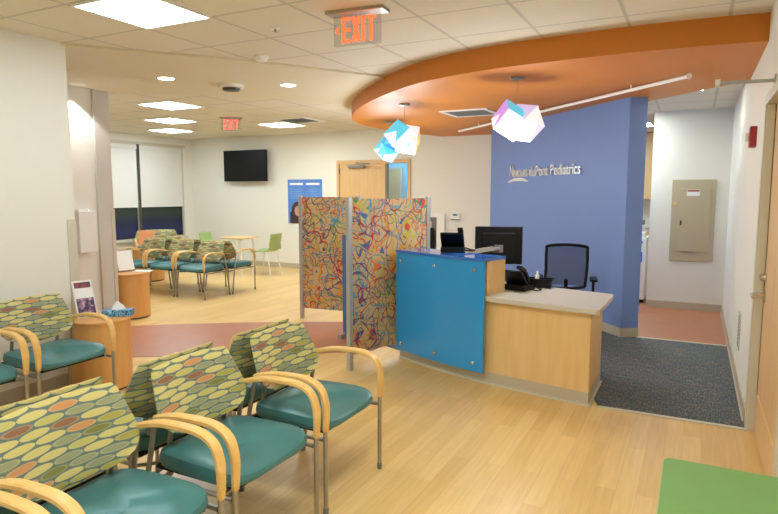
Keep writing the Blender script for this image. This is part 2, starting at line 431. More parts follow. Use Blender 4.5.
# baseboards
def baseline(name, line, t=0.012, h=0.10): struct(MB().strip(line, t, 0, h).strip(line, t + 0.010, 0, 0.012).build(name, M['base']))
baseline('baseboard_blue', [(-0.49, 6.83), (-0.655, 6.73), (-2.86, 9.09)][::-1] and [(-2.86, 9.10), (-0.65, 6.74), (-0.49, 6.84)], -0.012)
baseline('baseboard_right', [(XR, dY1 + .12), (XR, 8.75)], 0.012)
baseline('baseboard_hall', [(-0.54, 8.75), (XR, 8.75)], -0.012)
baseline('baseboard_far', [(XW, YF), (-6.27, YF)], -0.012)
baseline('baseboard_far_right', [(-4.58, YF), (-3.1, YF)], -0.012)
baseline('baseboard_left', [(XL, -3.2), (XL, 3.16)], -0.012)
baseline('baseboard_window', [(XW, 5.0), (XW, YF)], -0.012)
baseline('baseboard_column', [(-6.09, 4.63), (-6.09, 4.83)], -0.012)
baseline('baseboard_recess', [(-6.12, 2.1), (-6.12, 4.63)], -0.012)
# corner guards
struct(MB().box((XL, 3.09, 0.1), (XL + 0.006, 3.166, 1.33)).box((XL - 0.07, 3.16, 0.1), (XL + 0.006, 3.166, 1.33)).build('trim_3', M['trim']))
struct(MB().box((-6.09, 4.625, 0.1), (-6.083, 4.67, 1.35)).box((-6.09, 4.79, 0.1), (-6.083, 4.837, 1.35)).box((-6.14, 4.83, 0.1), (-6.083, 4.837, 1.35)).build('trim_4', M['trim']))

# window with roller blinds
def window(n, y0, y1):
    f = MB()
    for a, b in (((XW - 0.06, y0, wz0), (XW + 0.0, y0 + 0.035, wz1)), ((XW - 0.06, y1 - 0.035, wz0), (XW + 0.0, y1, wz1)), ((XW - 0.06, y0, wz0), (XW, y1, wz0 + 0.035)), ((XW - 0.06, y0, wz1 - 0.035), (XW, y1, wz1))): f.box(a, b)
    o = struct(f.build('window_%d' % n, M['trim']))
    MB().box((XW - 0.05, y0 + 0.03, wz0 + 0.03), (XW - 0.04, y1 - 0.03, wz1 - 0.03)).build('window_pane', M['night'], o)
    b = MB().box((XW - 0.02, y0 + 0.03, 1.26), (XW - 0.016, y1 - 0.03, wz1 - 0.06)).tube([(XW - 0.018, y0 + 0.03, 1.25), (XW - 0.018, y1 - 0.03, 1.25)], 0.012).box((XW - 0.035, y0 + 0.03, wz1 - 0.10), (XW + 0.01, y1 - 0.03, wz1 - 0.02))
    b = b.build('roller_blind', M['blind'])
    tag(b, ['white roller blind half lowered over the window beside the column', 'white roller blind half lowered in the window nearest the room corner'][n - 1], 'blind', 'roller blinds')
mid = 8.55
window(1, wy0, mid); window(2, mid, wy1)
struct(MB().box((XW - 0.05, mid - 0.03, wz0 + .03), (XW + 0.012, mid + 0.03, wz1)).build('trim_8', M['frame_dark']))
struct(MB().box((XW - 0.02, wy0 - 0.05, wz0 - 0.03), (XW + 0.05, wy1 + 0.03, wz0)).box((XW - 0.01, wy0 - .05, wz1), (XW + 0.012, wy1 + 0.05, wz1 + 0.05)).build('trim_5', M['trim']))

# far door with sidelight and the blue room behind
fr = MB()
for a, b in (((-6.22, 9.97, 0), (-6.17, 10.12, 2.15)), ((-4.71, 9.97, 0), (-4.65, 10.12, 2.15)), ((-5.22, 9.97, 0), (-5.16, 10.12, 2.10)), ((-6.22, 9.97, 2.08), (-4.65, 10.12, 2.15)), ((-5.2, 9.97, 0), (-4.7, 10.12, 0.12))): fr.box(a, b)
struct(fr.build('trim_6', M['door_wood']))
d1 = struct(MB().box((-6.165, 10.0, 0.01), (-5.225, 10.045, 2.08)).build('door_1', M['door_wood']))
MB().tube([(-5.32, 9.95, 1.0), (-5.45, 9.95, 1.0)], 0.011).tube([(-5.32, 10.0, 1.0), (-5.32, 9.95, 1.0)], 0.02).build('door_handle', M['chrome'], d1)
MB().box((-5.95, 9.94, 2.0), (-5.6, 10.0, 2.05), bevel=0.006).tube([(-5.62, 9.95, 2.04), (-5.40, 9.82, 2.07), (-5.75, 9.90, 2.10)], 0.009).build('door_closer', M['grey_pl'], d1)
for zz in (0.3, 1.1, 1.95): MB().box((-6.18, 9.985, zz - 0.05), (-6.16, 10.0, zz + 0.05)).build('hinge', M['smoky'], d1)
wn = struct(MB().box((-5.16, 10.03, 0.12), (-4.71, 10.04, 2.08)).build('window_3', M['glass']))
struct(MB().box((-6.2, 11.6, 0), (-4.2, 11.7, CZ)).box((-6.3, 10.12, 0), (-6.2, 11.6, CZ)).box((-4.3, 10.12, 0), (-4.2, 11.7, CZ)).build('wall_blue_room', M['blue_room']))
d2 = struct(MB().box((-6.19, 11.55, 0), (-5.62, 11.59, 2.02)).build('door_2', M['door_wood']))
MB().box((-5.62, 11.53, 0), (-5.57, 11.6, 2.07)).box((-6.2, 11.53, 2.02), (-5.57, 11.6, 2.07)).build('door_frame', M['trim'], d2)

# right-hand door
fr = MB().box((XR - 0.012, dY1, 0), (XR + 0.12, dY1 + 0.07, dZ + 0.06)).box((XR - 0.012, dY0 - 0.07, 0), (XR + 0.12, dY0, dZ + 0.06)).box((XR - 0.012, dY0 - 0.07, dZ), (XR + 0.12, dY1 + 0.07, dZ + 0.06))
fr.box((XR + 0.0, dY1 - 0.018, 0), (XR + 0.04, dY1, dZ))
struct(fr.build('trim_7', M['trim']))
d3 = struct(MB().box((XR + 0.045, dY0, 0.01), (XR + 0.085, dY1 - 0.002, dZ)).build('door_3', M['door_wood']))
MB().box((XR + 0.038, dY0 + 0.03, 0.02), (XR + 0.045, dY1 - 0.05, 0.26)).build('kick_plate', M['maple'], d3)
hy = dY1 - 0.08
h = MB().box((XR + 0.036, hy - 0.02, 0.86), (XR + 0.045, hy + 0.02, 0.94)).tube([(XR + 0.045, hy, 0.91), (XR - 0.02, hy, 0.91), (XR - 0.028, hy - 0.02, 0.91), (XR - 0.028, hy - 0.11, 0.905)], 0.011)
h.build('door_handle', M['chrome'], d3)
MB().lathe([(0, 0), (0.028, 0), (0.028, 0.012), (0.018, 0.03), (0.018, 0.036), (0, 0.036)]).tf(Matrix.Translation((XR + 0.045, hy, 1.02)) @ Matrix.Rotation(-PI / 2, 4, 'Y')).build('deadbolt', M['chrome'], d3)

# ============================================================ RECEPTION DESK
DF = smoothpath([(-2.42, 4.97), (-1.95, 4.76), (-1.46, 4.595), (-1.06, 4.50), (-0.63, 4.42)], 5)   # front line of the body
DF2 = [(p.x, p.y) for p in DF]
desk = thing('reception_desk', 'curved maple reception desk with two heights beneath the orange soffit', 'desk', (-1.5, 4.8, 0))
def dpart(mb, name, mat, sm=False, par=None):
    mb.tf(Matrix.Translation((1.5, -4.8, 0))); return mb.build(name, mat, par or desk, sm)
nh = 10
HI = DF2[:nh + 1]; LO = DF2[nh:]
dpart(MB().strip(HI, 0.26, 0.1, 1.0), 'high_front', M['maple'])
dpart(MB().strip(LO, 0.04, 0.1, 0.69), 'low_front', M['maple'])
dpart(MB().box((-0.67, 4.46, 0.1), (-0.63, 5.04, 0.69)), 'side_panel', M['maple'])
dpart(MB().strip(DF2, 0.06, 0, 0.1).box((-0.69, 4.46, 0), (-0.628, 5.04, 0.1)), 'toe_base', M['base'])
dpart(MB().strip([(p[0] - .004, p[1] - 0.012) for p in DF2] , 0.02, 0, 0.014).box((-0.63, 4.40, 0), (-0.612, 5.05, 0.014)), 'base_strip', M['trim'])
wt = [(LO[0][0] + .005, LO[0][1] - 0.05)] + [(p[0], p[1] - 0.06) for p in LO[1:-1]] + [(-0.59, 4.355), (-0.565, 4.38), (-0.555, 5.08), (-0.58, 5.12), (-1.25, 5.30), (-2.25, 5.55), (-2.2, 5.2), (HI[-1][0] - 0.0, HI[-1][1] + 0.262)]
dpart(MB().prism(wt, 0.69, 0.725), 'worktop', M['worktop'])
# transaction top
tt = [(p[0] - 0.0, p[1] - 0.085) for p in HI]
dpart(MB().strip(tt, 0.31, 1.004, 1.028), 'transaction_top', M['blue_top'])
dpart(MB().strip([(p[0] + 0.0, p[1] - 0.075) for p in HI], 0.014, 0.10, 1.0), 'glass_panel', M['blue_glass'])
g = desk.children[-1]
n = 0
for k in (1, 5, 9):
    for zz in (0.17, 0.93):
        px, py = HI[k][0], HI[k][1] - 0.075
        m = MB().lathe([(0, 0), (0.014, 0), (0.016, 0.004), (0.016, 0.01), (0.012, 0.014), (0, 0.014)], seg=14)
        m.tf(Matrix.Translation((px + 1.5, py - 0.002 - 4.8, zz)) @ Matrix.Rotation(math.radians(-20), 4, 'Z') @ Matrix.Rotation(PI / 2, 4, 'X'))
        m.build('standoff', M['chrome'], g, True)

# things on the desk
def desk_phone(loc, rz, label, sc=1):
    t = thing('desk_phone', label, 'phone', loc, rz, 'black desk phones')
    b = MB().rings([[(-0.10 * s, -0.10, z0), (0.10 * s, -0.10, z0), (0.10 * s, 0.09, z1), (-0.10 * s, 0.09, z1)] for s, z0, z1 in ((1, 0.0, 0.0), (1, 0.02, 0.03), (0.97, 0.03, 0.05))])
    b.build('base', M['black'], t)
    body = MB().box((-0.10, -0.012, 0.0), (0.10, 0.012, 0.19), bevel=0.006).tf(Matrix.Translation((0, 0.0, 0.03)) @ Matrix.Rotation(-0.75, 4, 'X'))
    body.build('keypad_body', M['black'], t)
    MB().box((-0.01, -0.016, 0.11), (0.085, -0.0125, 0.17)).tf(Matrix.Translation((0, 0.0, 0.03)) @ Matrix.Rotation(-0.75, 4, 'X')).build('screen', M['grey_pl'], t)
    hs = MB().sweep(smoothpath([(-0.07, -0.045, 0.0), (-0.07, -0.045, 0.03), (-0.07, -0.06, 0.09), (-0.07, -0.06, 0.14), (-0.07, -0.04, 0.19), (-0.07, -0.03, 0.215)], 4), [(0.022, 0.012), (-0.022, 0.012), (-0.022, -0.012), (0.022, -0.012)])
    hs.tf(Matrix.Translation((0, 0.0, 0.03)) @ Matrix.Rotation(-0.75, 4, 'X')).build('handset', M['black'], t, True)
    MB().tube(smoothpath([(-0.10, -0.07, 0.03), (-0.15, -0.08, 0.012), (-0.19, -0.04, 0.012), (-0.17, 0.02, 0.012), (-0.10, 0.03, 0.02)], 4), 0.006, 6).build('cord', M['black'], t, True)
    return t
desk_phone((-1.31, 5.0, 0.727), math.radians(165), 'black desk phone on the low worktop beside the end of the high counter')
desk_phone((-1.88, 4.93, 1.03), math.radians(195), 'black desk phone on the blue glass counter top, next to the monitor arm')

mt = thing('monitor', 'black computer monitor seen from behind on a silver arm above the desk', 'monitor', (-1.60, 5.36, 0), math.radians(18))
MB().box((-0.215, -0.015, 0.89), (0.215, 0.02, 1.235), bevel=0.008).build('housing', M['black'], mt)
MB().box((-0.15, -0.045, 0.93), (0.15, -0.014, 1.18), bevel=0.01).build('back_cover', M['black'], mt)
MB().box((-0.20, 0.0195, 0.91), (0.20, 0.022, 1.22)).build('screen', M['frame_dark'], mt)
a = MB().box((-0.04, -0.060, 1.0), (0.04, -0.045, 1.07)).tube([(-0.0, -0.06, 1.03), (-0.06, -0.13, 1.03)], 0.022)
a.build('mount_head', M['grey_pl'], mt)
MB().sweep([(-0.05, -0.13, 1.045), (-0.29, -0.17, 1.005)], [(0.022, 0.018), (-0.022, 0.018), (-0.022, -0.018), (0.022, -0.018)]).tube([(-0.29, -0.17, 0.725), (-0.29, -0.17, 1.03)], 0.022).build('monitor_arm', M['steel'], mt)
MB().tube(smoothpath([(0.02, -0.05, 0.98), (0.0, -0.12, 0.9), (-0.12, -0.15, 0.94), (-0.25, -0.15, 0.98)], 5), 0.006, 6).build('cable', M['black'], mt, True)

tr = thing('desk_tray', 'black pen tray behind the phone on the low worktop', 'tray', (-1.18, 5.20, 0.727), 0.1)
MB().box((-0.10, -0.05, 0), (0.10, 0.05, 0.01)).box((-0.10, -0.05, 0), (-0.095, 0.05, 0.07)).box((0.095, -0.05, 0), (0.10, 0.05, 0.07)).box((-0.10, -0.05, 0), (0.10, -0.045, 0.07)).box((-0.10, 0.045, 0), (0.10, 0.05, 0.07)).build('tray_body', M['black'], tr)
MB().box((-0.12, -0.06, 0.068), (0.12, -0.045, 0.078)).box((-0.12, 0.045, 0.068), (0.12, 0.06, 0.078)).build('rim', M['black'], tr)
bt = thing('pump_bottle', 'small white bottle standing upright in the black pen tray', 'bottle', (-1.20, 5.20, 0.738))
MB().lathe([(0, 0), (0.018, 0), (0.018, 0.09), (0.008, 0.105), (0.008, 0.115), (0, 0.115)], seg=16).build('bottle_body', M['white'], bt, True)
MB().lathe([(0, 0.113), (0.010, 0.113), (0.010, 0.128), (0, 0.128)], seg=16).build('cap', M['white'], bt, True)
tag(MB().box((-0.05, -0.035, 0), (0.05, 0.035, 0.035), bevel=0.006).build('stapler_box', M['red'], loc=(-1.40, 5.14, 0.727)), 'small red box on the worktop, partly behind the phone', 'box')

# office chair
oc = thing('office_chair', 'black mesh back office chair behind the low worktop', 'office chair', (-1.16, 6.30, 0), math.radians(190))
fr = MB(); W = 0.21
loop = smoothpath([(-W * .92, -0.20, 0.55), (-W, -0.23, 0.75), (-W * 1.0, -0.25, 0.93), (-W * .9, -0.255, 0.975), (0, -0.265, 0.99), (W * .9, -0.255, 0.975), (W, -0.25, 0.93), (W, -0.23, 0.75), (W * .92, -0.20, 0.55), (0, -0.19, 0.53), (-W * .92, -0.20, 0.55)], 6)
fr.tube(loop, 0.016, 8, up=(0, 1, 0.1)); fr.build('back_frame', M['black'], oc, True)
mm = MB(); G = []
for j in range(9):
    v = j / 8; z = 0.56 + 0.41 * v; row = []
    for i in range(9):
        u = i / 8 * 2 - 1; row.append(mm.bm.verts.new((u * W * (0.93 + .06 * v), -0.205 - 0.055 * v - 0.03 * (1 - u * u), z)))
    G.append(row)
for j in range(8):
    for i in range(8): mm.bm.faces.new((G[j][i], G[j][i + 1], G[j + 1][i + 1], G[j + 1][i]))
mm.build('mesh_back', M['mesh'], oc, True)
MB().rings([[(s * 0.24 * math.copysign(abs(math.cos(a)) ** 0.5, math.cos(a)), 0.03 + s * 0.23 * math.copysign(abs(math.sin(a)) ** 0.5, math.sin(a)), z) for a in [2 * PI * i / 28 for i in range(28)]] for s, z in ((0.9, 0.42), (1, 0.44), (1, 0.48), (0.9, 0.505))]).build('seat', M['black'], oc, True)
MB().tube([(0, -0.1, 0.44), (0, -0.25, 0.50), (0, -0.24, 0.62)], 0.02).build('back_bracket', M['black'], oc)
MB().tube([(0, 0, 0.1), (0, 0, 0.44)], 0.025).build('gas_lift', M['grey_pl'], oc)
for s in (-1, 1):
    MB().tube([(s * 0.2, 0, 0.44), (s * 0.27, 0, 0.46), (s * 0.27, 0, 0.66)], 0.014).box((s * 0.27 - 0.04, -0.12, 0.655), (s * 0.27 + 0.04, 0.13, 0.68), bevel=0.008).build('armrest', M['black'], oc)
for k in range(5):
    a = 2 * PI * k / 5 + 0.3
    l = MB().tube([(0, 0, 0.11), (0.27 * math.cos(a), 0.27 * math.sin(a), 0.075)], 0.018).build('leg', M['black'], oc)
    MB().lathe([(0, -0.025), (0.028, -0.025), (0.028, 0.025), (0, 0.025)], seg=12).tf(Matrix.Translation((0.27 * math.cos(a), 0.27 * math.sin(a), 0.03)) @ Matrix.Rotation(PI / 2, 4, 'X')).build('caster', M['black'], l)

# wall sign on the blue wall
def text_mesh(txt, size, depth, font=None, space=1.0):
    cu = bpy.data.curves.new('lettering', 'FONT'); cu.body = txt; cu.size = size; cu.extrude = depth / 2; cu.space_character = space; cu.offset = 0.0008
    to = bpy.data.objects.new('tmp', cu); COL.objects.link(to)
    bpy.context.view_layer.update()
    me = bpy.data.meshes.new_from_object(to.evaluated_get(bpy.context.evaluated_depsgraph_get()))
    bpy.data.objects.remove(to); return me
d = Vector((0.65 - 2.86, 9.10 - 6.74, 0)); d = Vector((-0.65 + 2.86, 6.74 - 9.10, 0)).normalized()   # rightwards along the wall
nrm = Vector((d.y, -d.x, 0))                                     # toward the waiting room
ang = math.atan2(d.y, d.x)
def onwall(t, z, off=0.0):
    p = Vector((-2.86, 9.10, 0)) + d * t + nrm * off; return Vector((p.x, p.y, z))
sg = thing('wall_sign', 'raised silver lettering and swoosh reading Nemours duPont Pediatrics on the blue wall', 'sign', onwall(0.67, 1.765, 0.002), ang)
def words(txt, size, x, z, name, width):
    me = text_mesh(txt, size, 0.02)
    xs = [v.co.x for v in me.vertices]; k = width / (max(xs) - min(xs)); x0 = min(xs)
    for v in me.vertices: v.co.x = (v.co.x - x0) * k
    me.materials.clear(); me.materials.append(M['sign_silver'])
    o = bpy.data.objects.new(name, me); COL.objects.link(o); o.parent = sg
    o.location = (x, -0.012, z); o.rotation_euler = (PI / 2, 0, 0)
words('N', 0.24, 0.0, 0.0, 'letter', 0.10); words('EMOURS', 0.135, 0.11, 0.0, 'lettering', 0.40)
words('duPont Pediatrics', 0.19, 0.55, 0.0, 'lettering', 1.20)
sw = smoothpath([(-0.06, -0.012, -0.075), (0.15, -0.012, -0.042), (0.35, -0.012, -0.042), (0.53, -0.012, -0.07)], 6)
MB().sweep(sw, [[(0.01, b * (0.004 + 0.02 * math.sin(PI * i / (len(sw) - 1)))), (0.01, -b * (0.004 + 0.02 * math.sin(PI * i / (len(sw) - 1)))), (-0.01, -b * (0.004 + 0.02 * math.sin(PI * i / (len(sw) - 1)))), (-0.01, b * (0.004 + 0.02 * math.sin(PI * i / (len(sw) - 1))))] for i in range(len(sw)) for b in (1,)]).build('swoosh', M['sign_silver'], sg)

# ============================================================ PARTITION SCREENS
def screen(p0, p1, label, mat, zb=0.13, zt=1.49, posts=(1, 1), r=0.022):
    a, b = Vector(p0), Vector(p1); L = (b - a).length
    t = thing('partition_screen', label, 'partition', (a.x, a.y, 0), math.atan2(b.y - a.y, b.x - a.x), 'printed partition screens')
    MB().box((r, -0.006, zb), (L - r, 0.006, zt)).build('panel', mat, t)
    for k, x in enumerate((0, L)):
        if posts[k]:
            MB().box((x - r, -r, 0.0), (x + r, r, zt + 0.015), bevel=0.006).lathe([(0, 0), (0.03, 0), (0.03, 0.006), (0, 0.006)], (x, 0), 20).build('post', M['steel'], t)
    return t
screen((-2.63, 4.41), (-2.33, 5.40), 'tan partition screen with tangled coloured loops joining the blue desk end', M['squiggle'])
screen((-4.27, 6.02), (-3.50, 6.10), 'narrower looking squiggle printed screen set further back, left of the other screen', M['squiggle'])
pb = thing('blue_side_panel', 'narrow blue panel standing between the two printed partition screens', 'panel', (-3.30, 5.42, 0), 0.0)
MB().box((-0.005, -0.02, 0.05), (0.32, 0.02, 1.10)).build('panel', M['blue_edge'], pb)
for q in (-0.01, 0.28): MB().box((q, -0.12, 0), (q + 0.04, 0.12, 0.05)).build('foot', M['steel'], pb)

# ============================================================ ARMCHAIRS
def make_armchair():
    t = thing('waiting_armchair', 'x', 'armchair')
    # seat cushion
    def outline(s, z, dz=0):
        out = []
        for i in range(40):
            a = 2 * PI * i / 40; cx, sy = math.cos(a), math.sin(a)
            x = math.copysign(abs(cx) ** 0.38, cx); y = math.copysign(abs(sy) ** 0.38, sy)
            X = 0.03 + (x * 0.25) * s; wdt = 0.262 + 0.012 * x
            zz = z - (0.022 * max(0, x) ** 4 if z > 0.43 else 0) + (0.012 * (y * y) if z > .44 else 0)
            out.append((X - (0.0 if s > .5 else 0), y * wdt * s, zz))
        return out
    R = [outline(0.90, 0.398), outline(0.975, 0.404), outline(1.0, 0.420), outline(1.0, 0.436), outline(0.975, 0.452), outline(0.90, 0.463), outline(0.6, 0.468), outline(0.2, 0.468)]
    MB().rings(R).build('seat', M['seat'], t, True)
    MB().box((-0.2, -0.23, 0.385), (0.24, 0.23, 0.40)).build('seat_pan', M['black'], t)
    # backrest
    m = MB(); nu, nv = 18, 14; F = []; B = []
    for j in range(nv + 1):
        v = j / nv; z = 0.50 + 0.308 * v
        if v < 0.33: hw = 0.20 + 0.067 * math.sin(v / 0.33 * PI / 2)
        else: hw = 0.267 - 0.042 * ((v - 0.33) / 0.67)
        if v > 0.93: hw -= 0.010 * (v - 0.93) / 0.07
        if v < 0.06: hw -= 0.03 * (0.06 - v) / 0.06
        rf, rb = [], []
        for i in range(nu + 1):
            u = i / nu * 2 - 1
            zz = z + 0.006 * (1 - u ** 2) * v + (1 - v) * 0.035 * u * u
            x = -0.155 - 0.085 * v ** 1.3 + (0.05 - 0.025 * v) * u * u
            e = 0.016 * (1 - abs(u) ** 8) * (1 - abs(2 * v - 1) ** 10) + 0.004
            rf.append(m.bm.verts.new((x + e, u * hw, zz))); rb.append(m.bm.verts.new((x - e, u * hw, zz)))
        F.append(rf); B.append(rb)
    for j in range(nv):
        for i in range(nu):
            m.bm.faces.new((F[j][i], F[j][i + 1], F[j + 1][i + 1], F[j + 1][i])); m.bm.faces.new((B[j][i + 1], B[j][i], B[j + 1][i], B[j + 1][i + 1]))
        m.bm.faces.new((F[j][0], F[j + 1][0], B[j + 1][0], B[j][0])); m.bm.faces.new((F[j + 1][nu], F[j][nu], B[j][nu], B[j + 1][nu]))
    for i in range(nu):
        m.bm.faces.new((F[0][i + 1], F[0][i], B[0][i], B[0][i + 1])); m.bm.faces.new((F[nv][i], F[nv][i + 1], B[nv][i + 1], B[nv][i]))
    m.build('backrest', M['fabric'], t, True)
    for s in (-1, 1):
        y = s * 0.276
        path = smoothpath([(-0.15, y * .97, 0.625), (-0.03, y, 0.655), (0.12, y, 0.662), (0.20, y, 0.652), (0.252, y, 0.620), (0.276, y, 0.560), (0.280, y, 0.49), (0.276, y, 0.42)], 6)
        wd = lambda i: 0.021 if i > 6 else 0.012 + 0.0015 * i
        prof = []
        for i in range(len(path)):
            a = wd(i); q = i / (len(path) - 1)
            if q > 0.75: a = 0.021 - 0.007 * (q - 0.75) / 0.25
            b = 0.0125; c = 0.006
            prof.append([(a - c, b), (a, b - c), (a, -b + c), (a - c, -b), (-a + c, -b), (-a, -b + c), (-a, b - c), (-a + c, b)])
        mb = MB(); P = path; rings = []
        for i in range(len(P)):
            dd = (P[min(i + 1, len(P) - 1)] - P[max(i - 1, 0)]).normalized(); sd = Vector((0, 1, 0)); u = dd.cross(sd).normalized()
            rings.append([P[i] + sd * aa + u * bb for aa, bb in prof[i]])
        mb.rings(rings).build('armrest', M['arm'], t, True)
        lg = MB().tube([(0.272, y, 0.0), (0.274, y, 0.43)], 0.0115).build('leg', M['metal'], t, True)
        MB().tube([(0.272, y, 0.0), (0.272, y, 0.035)], 0.0135).build('foot_cap', M['grey_pl'], lg, True)
        lg = MB().tube([(-0.25, y, 0.0), (-0.195, y, 0.39), (-0.145, y * .985, 0.62)], 0.0115).build('leg', M['metal'], t, True)
        MB().tube([(-0.25, y, 0.0), (-0.246, y, 0.035)], 0.0135).build('foot_cap', M['grey_pl'], lg, True)
        MB().tube([(0.26, y, 0.375), (-0.19, y, 0.375)], 0.010).tube([(0.2, y, 0.375), (0.2, y * .8, 0.375)], 0.01).tube([(-0.12, y, 0.375), (-0.12, y * .8, 0.375)], 0.01).build('side_rail', M['metal'], t, True)
        MB().tube(smoothpath([(-0.08, y * .6, 0.38), (-0.16, y * .6, 0.385), (-0.19, y * .6, 0.42), (-0.172, y * .6, 0.54)], 4), 0.0115).build('back_support', M['metal'], t, True)
    MB().tube(smoothpath([(-0.195, -0.26, 0.36), (-0.24, -0.16, 0.345), (-0.25, 0, 0.34), (-0.24, 0.16, 0.345), (-0.195, 0.26, 0.36)], 5), 0.008).build('stretcher', M['metal'], t, True)
    return t
AC = make_armchair()
GA = 'oval patterned waiting armchairs'
def chair(x, y, rz, label): return place(AC, (x, y, 0), rz, label, GA)
# near back-to-back rows
x0 = -1.79
chair(x0, 2.585, 0, 'teal seat armchair at the far end of the near row, closest to the reception desk')
chair(x0, 1.955, 0, 'middle armchair of the near row facing the open floor, ovals on its back')
chair(x0, 1.325, 0, 'armchair at the lower left corner of the photo, nearest of the front facing row')
chair(x0, 0.695, 0, 'armchair at the bottom left edge, only its arm end in the photo')
chair(x0 - 0.54, 2.620, PI, 'armchair turned to the left wall, its dark back behind the farthest near chair')
chair(x0 - 0.54, 1.990, PI, 'armchair turned to the left wall, its dark back behind the middle near chair')
chair(x0 - 0.54, 1.360, PI, 'armchair turned to the left wall, behind the nearest patterned back at lower left')
# along the left wall
chair(-3.95, 2.575, 0, 'armchair against the left wall right beside the round maple table')
chair(-3.95, 1.945, 0, 'armchair against the left wall cut by the left photo edge')
# far back-to-back group
far_l = ['far armchair facing us at the right end of the back-to-back group', 'far armchair facing us in the middle of the back-to-back group', 'far armchair facing us at the left end of the back-to-back group']
for k in range(3): chair(-6.50 - 0.61 * k, 6.66, -PI / 2, far_l[k])
far_b = ['far armchair facing the back wall, at the right end of the back-to-back group', 'far armchair facing the back wall, middle of the rear line, mostly hidden by the backs', 'far armchair facing the back wall, left end of the rear line near the corner table']
for k in range(3): chair(-6.50 - 0.61 * k, 7.22, PI / 2, far_b[k])
chair(-8.45, 5.75, 0, 'far armchair half hidden just past the grey column')

# wide armchair by the window (single wide seat)
ws = thing('wide_armchair', 'extra wide oval patterned armchair in front of the dark window', 'armchair', (-9.25, 8.3, 0), math.radians(-35))
for ch in [c for c in bpy.data.objects if c.parent == AC]:   # same chair, drawn out sideways
    c = ch.copy(); c.data = ch.data.copy(); COL.objects.link(c); c.parent = ws
    wide = ch.name.split('.')[0] in ('seat', 'seat_pan', 'backrest', 'stretcher')
    for v in c.data.vertices:
        if wide: v.co.y *= 1.55
        else: v.co.y += math.copysign(0.268 * 0.55, v.co.y)
        if 'backrest' in ch.name: v.co.z = v.co.z * 1.0
    for gc in [g for g in bpy.data.objects if g.parent == ch]:
        q = gc.copy(); q.data = gc.data.copy(); COL.objects.link(q); q.parent = c
        for v in q.data.vertices: v.co.y += math.copysign(0.268 * 0.55, v.co.y)

# ============================================================ DRUM TABLES
def drum(loc, r, h, label):
    t = thing('drum_table', label, 'side table', loc, 0, 'round maple drum tables')
    MB().lathe([(0, 0.02), (r - 0.012, 0.02), (r - 0.012, h - 0.022)], seg=48).build('drum_body', M['table_wood'], t, True)
    MB().lathe([(0, h - 0.022), (r - 0.004, h - 0.022), (r, h - 0.018), (r, h - 0.004), (r - 0.004, h), (0, h)], seg=48).build('tabletop', M['table_wood'], t, True)
    MB().lathe([(0, 0), (r - 0.03, 0), (r - 0.03, 0.02), (0, 0.02)], seg=32).build('plinth', M['smoky'], t)
    return t
drum((-4.17, 3.13, 0), 0.235, 0.565, 'round maple drum table in the corner where the left wall ends')
drum((-6.24, 5.115, 0), 0.25, 0.56, 'round maple drum table beyond the grey column with a leaflet stand')
drum((-8.55, 7.45, 0), 0.27, 0.56, 'distant maple drum table with an orange sign, before the dark windows')

def tissue(loc, rz, label):
    t = thing('tissue_box', label, 'tissue box', loc, rz, 'tissue boxes')
    MB().box((-0.11, -0.055, 0), (0.11, 0.055, 0.05), bevel=0.003).build('carton', M['tissue_print'], t)
    m = MB(); rs = []
    for j in range(5):
        q = j / 4; rs.append([((0.045 * (1 - q) ** .7 + 0.004) * math.cos(2 * PI * i / 12) * (1 + 0.3 * math.sin(i * 2.1 + j)) , (0.018 * (1 - q) + 0.003) * math.sin(2 * PI * i / 12), 0.048 + 0.065 * q + 0.006 * math.sin(i * 1.7 + j)) for i in range(12)])
    m.rings(rs).build('tissue', M['paper'], t, True)
tissue((-4.085, 3.235, 0.566), math.radians(35), 'blue tissue box with a tissue poking out on the nearer drum table')
tissue((-8.50, 7.33, 0.562), 0.3, 'pale tissue box beside the orange sign on the distant drum table')

lt = thing('leaflet_holder', 'tilted white leaflet holder with a photo flyer on the nearer drum table', 'leaflet holder', (-4.24, 3.08, 0.566), math.radians(75), 'leaflet holders')
tm = Matrix.Translation((0, 0.0, 0.0)) @ Matrix.Rotation(-0.36, 4, 'X')
MB().box((-0.075, 0, 0), (0.075, 0.006, 0.30)).tf(tm).box((-0.07, 0.0, 0), (0.07, 0.11, 0.006)).build('back_plate', M['white'], lt)
MB().box((-0.065, -0.007, 0.01), (0.065, -0.001, 0.155)).tf(tm).build('photo_flyer', M['flyer_photo'], lt)
MB().box((-0.065, -0.004, 0.165), (0.065, -0.001, 0.235)).tf(tm).build('white_flyer', M['paper'], lt)
MB().box((-0.06, -0.005, 0.24), (0.06, -0.001, 0.285)).tf(tm).build('flyer_heading', M['flyer_text'], lt)
lt2 = thing('leaflet_holder', 'clear slanted leaflet holder on the drum table beyond the column', 'leaflet holder', (-6.28, 5.13, 0.562), math.radians(75), 'leaflet holders')
MB().box((-0.11, -0.003, 0), (0.11, 0.003, 0.30)).tf(Matrix.Rotation(-0.35, 4, 'X')).box((-0.11, -0.003, 0), (0.11, 0.12, 0.006)).build('acrylic_plate', M['acrylic'], lt2)
MB().box((-0.10, -0.006, 0.02), (0.10, -0.0035, 0.27)).tf(Matrix.Rotation(-0.35, 4, 'X')).build('leaflet', M['paper'], lt2)
tag(MB().box((-0.10, -0.07, 0), (0.10, 0.07, 0.012), bevel=0.002).build('paper_stack', M['paper'], loc=(-6.11, 5.22, 0.562)), 'flat white papers beside the clear leaflet holder', 'papers').rotation_euler[2] = 0.5
tag(MB().box((-0.13, -0.004, 0), (0.13, 0.004, 0.30)).tf(Matrix.Rotation(-0.12, 4, 'X')).box((-0.12, -0.01, 0), (0.12, 0.08, 0.008)).build('table_sign', M['orange_paper'], loc=(-8.68, 7.52, 0.562)), 'orange paper sign standing on the distant drum table', 'sign').rotation_euler[2] = 0.6

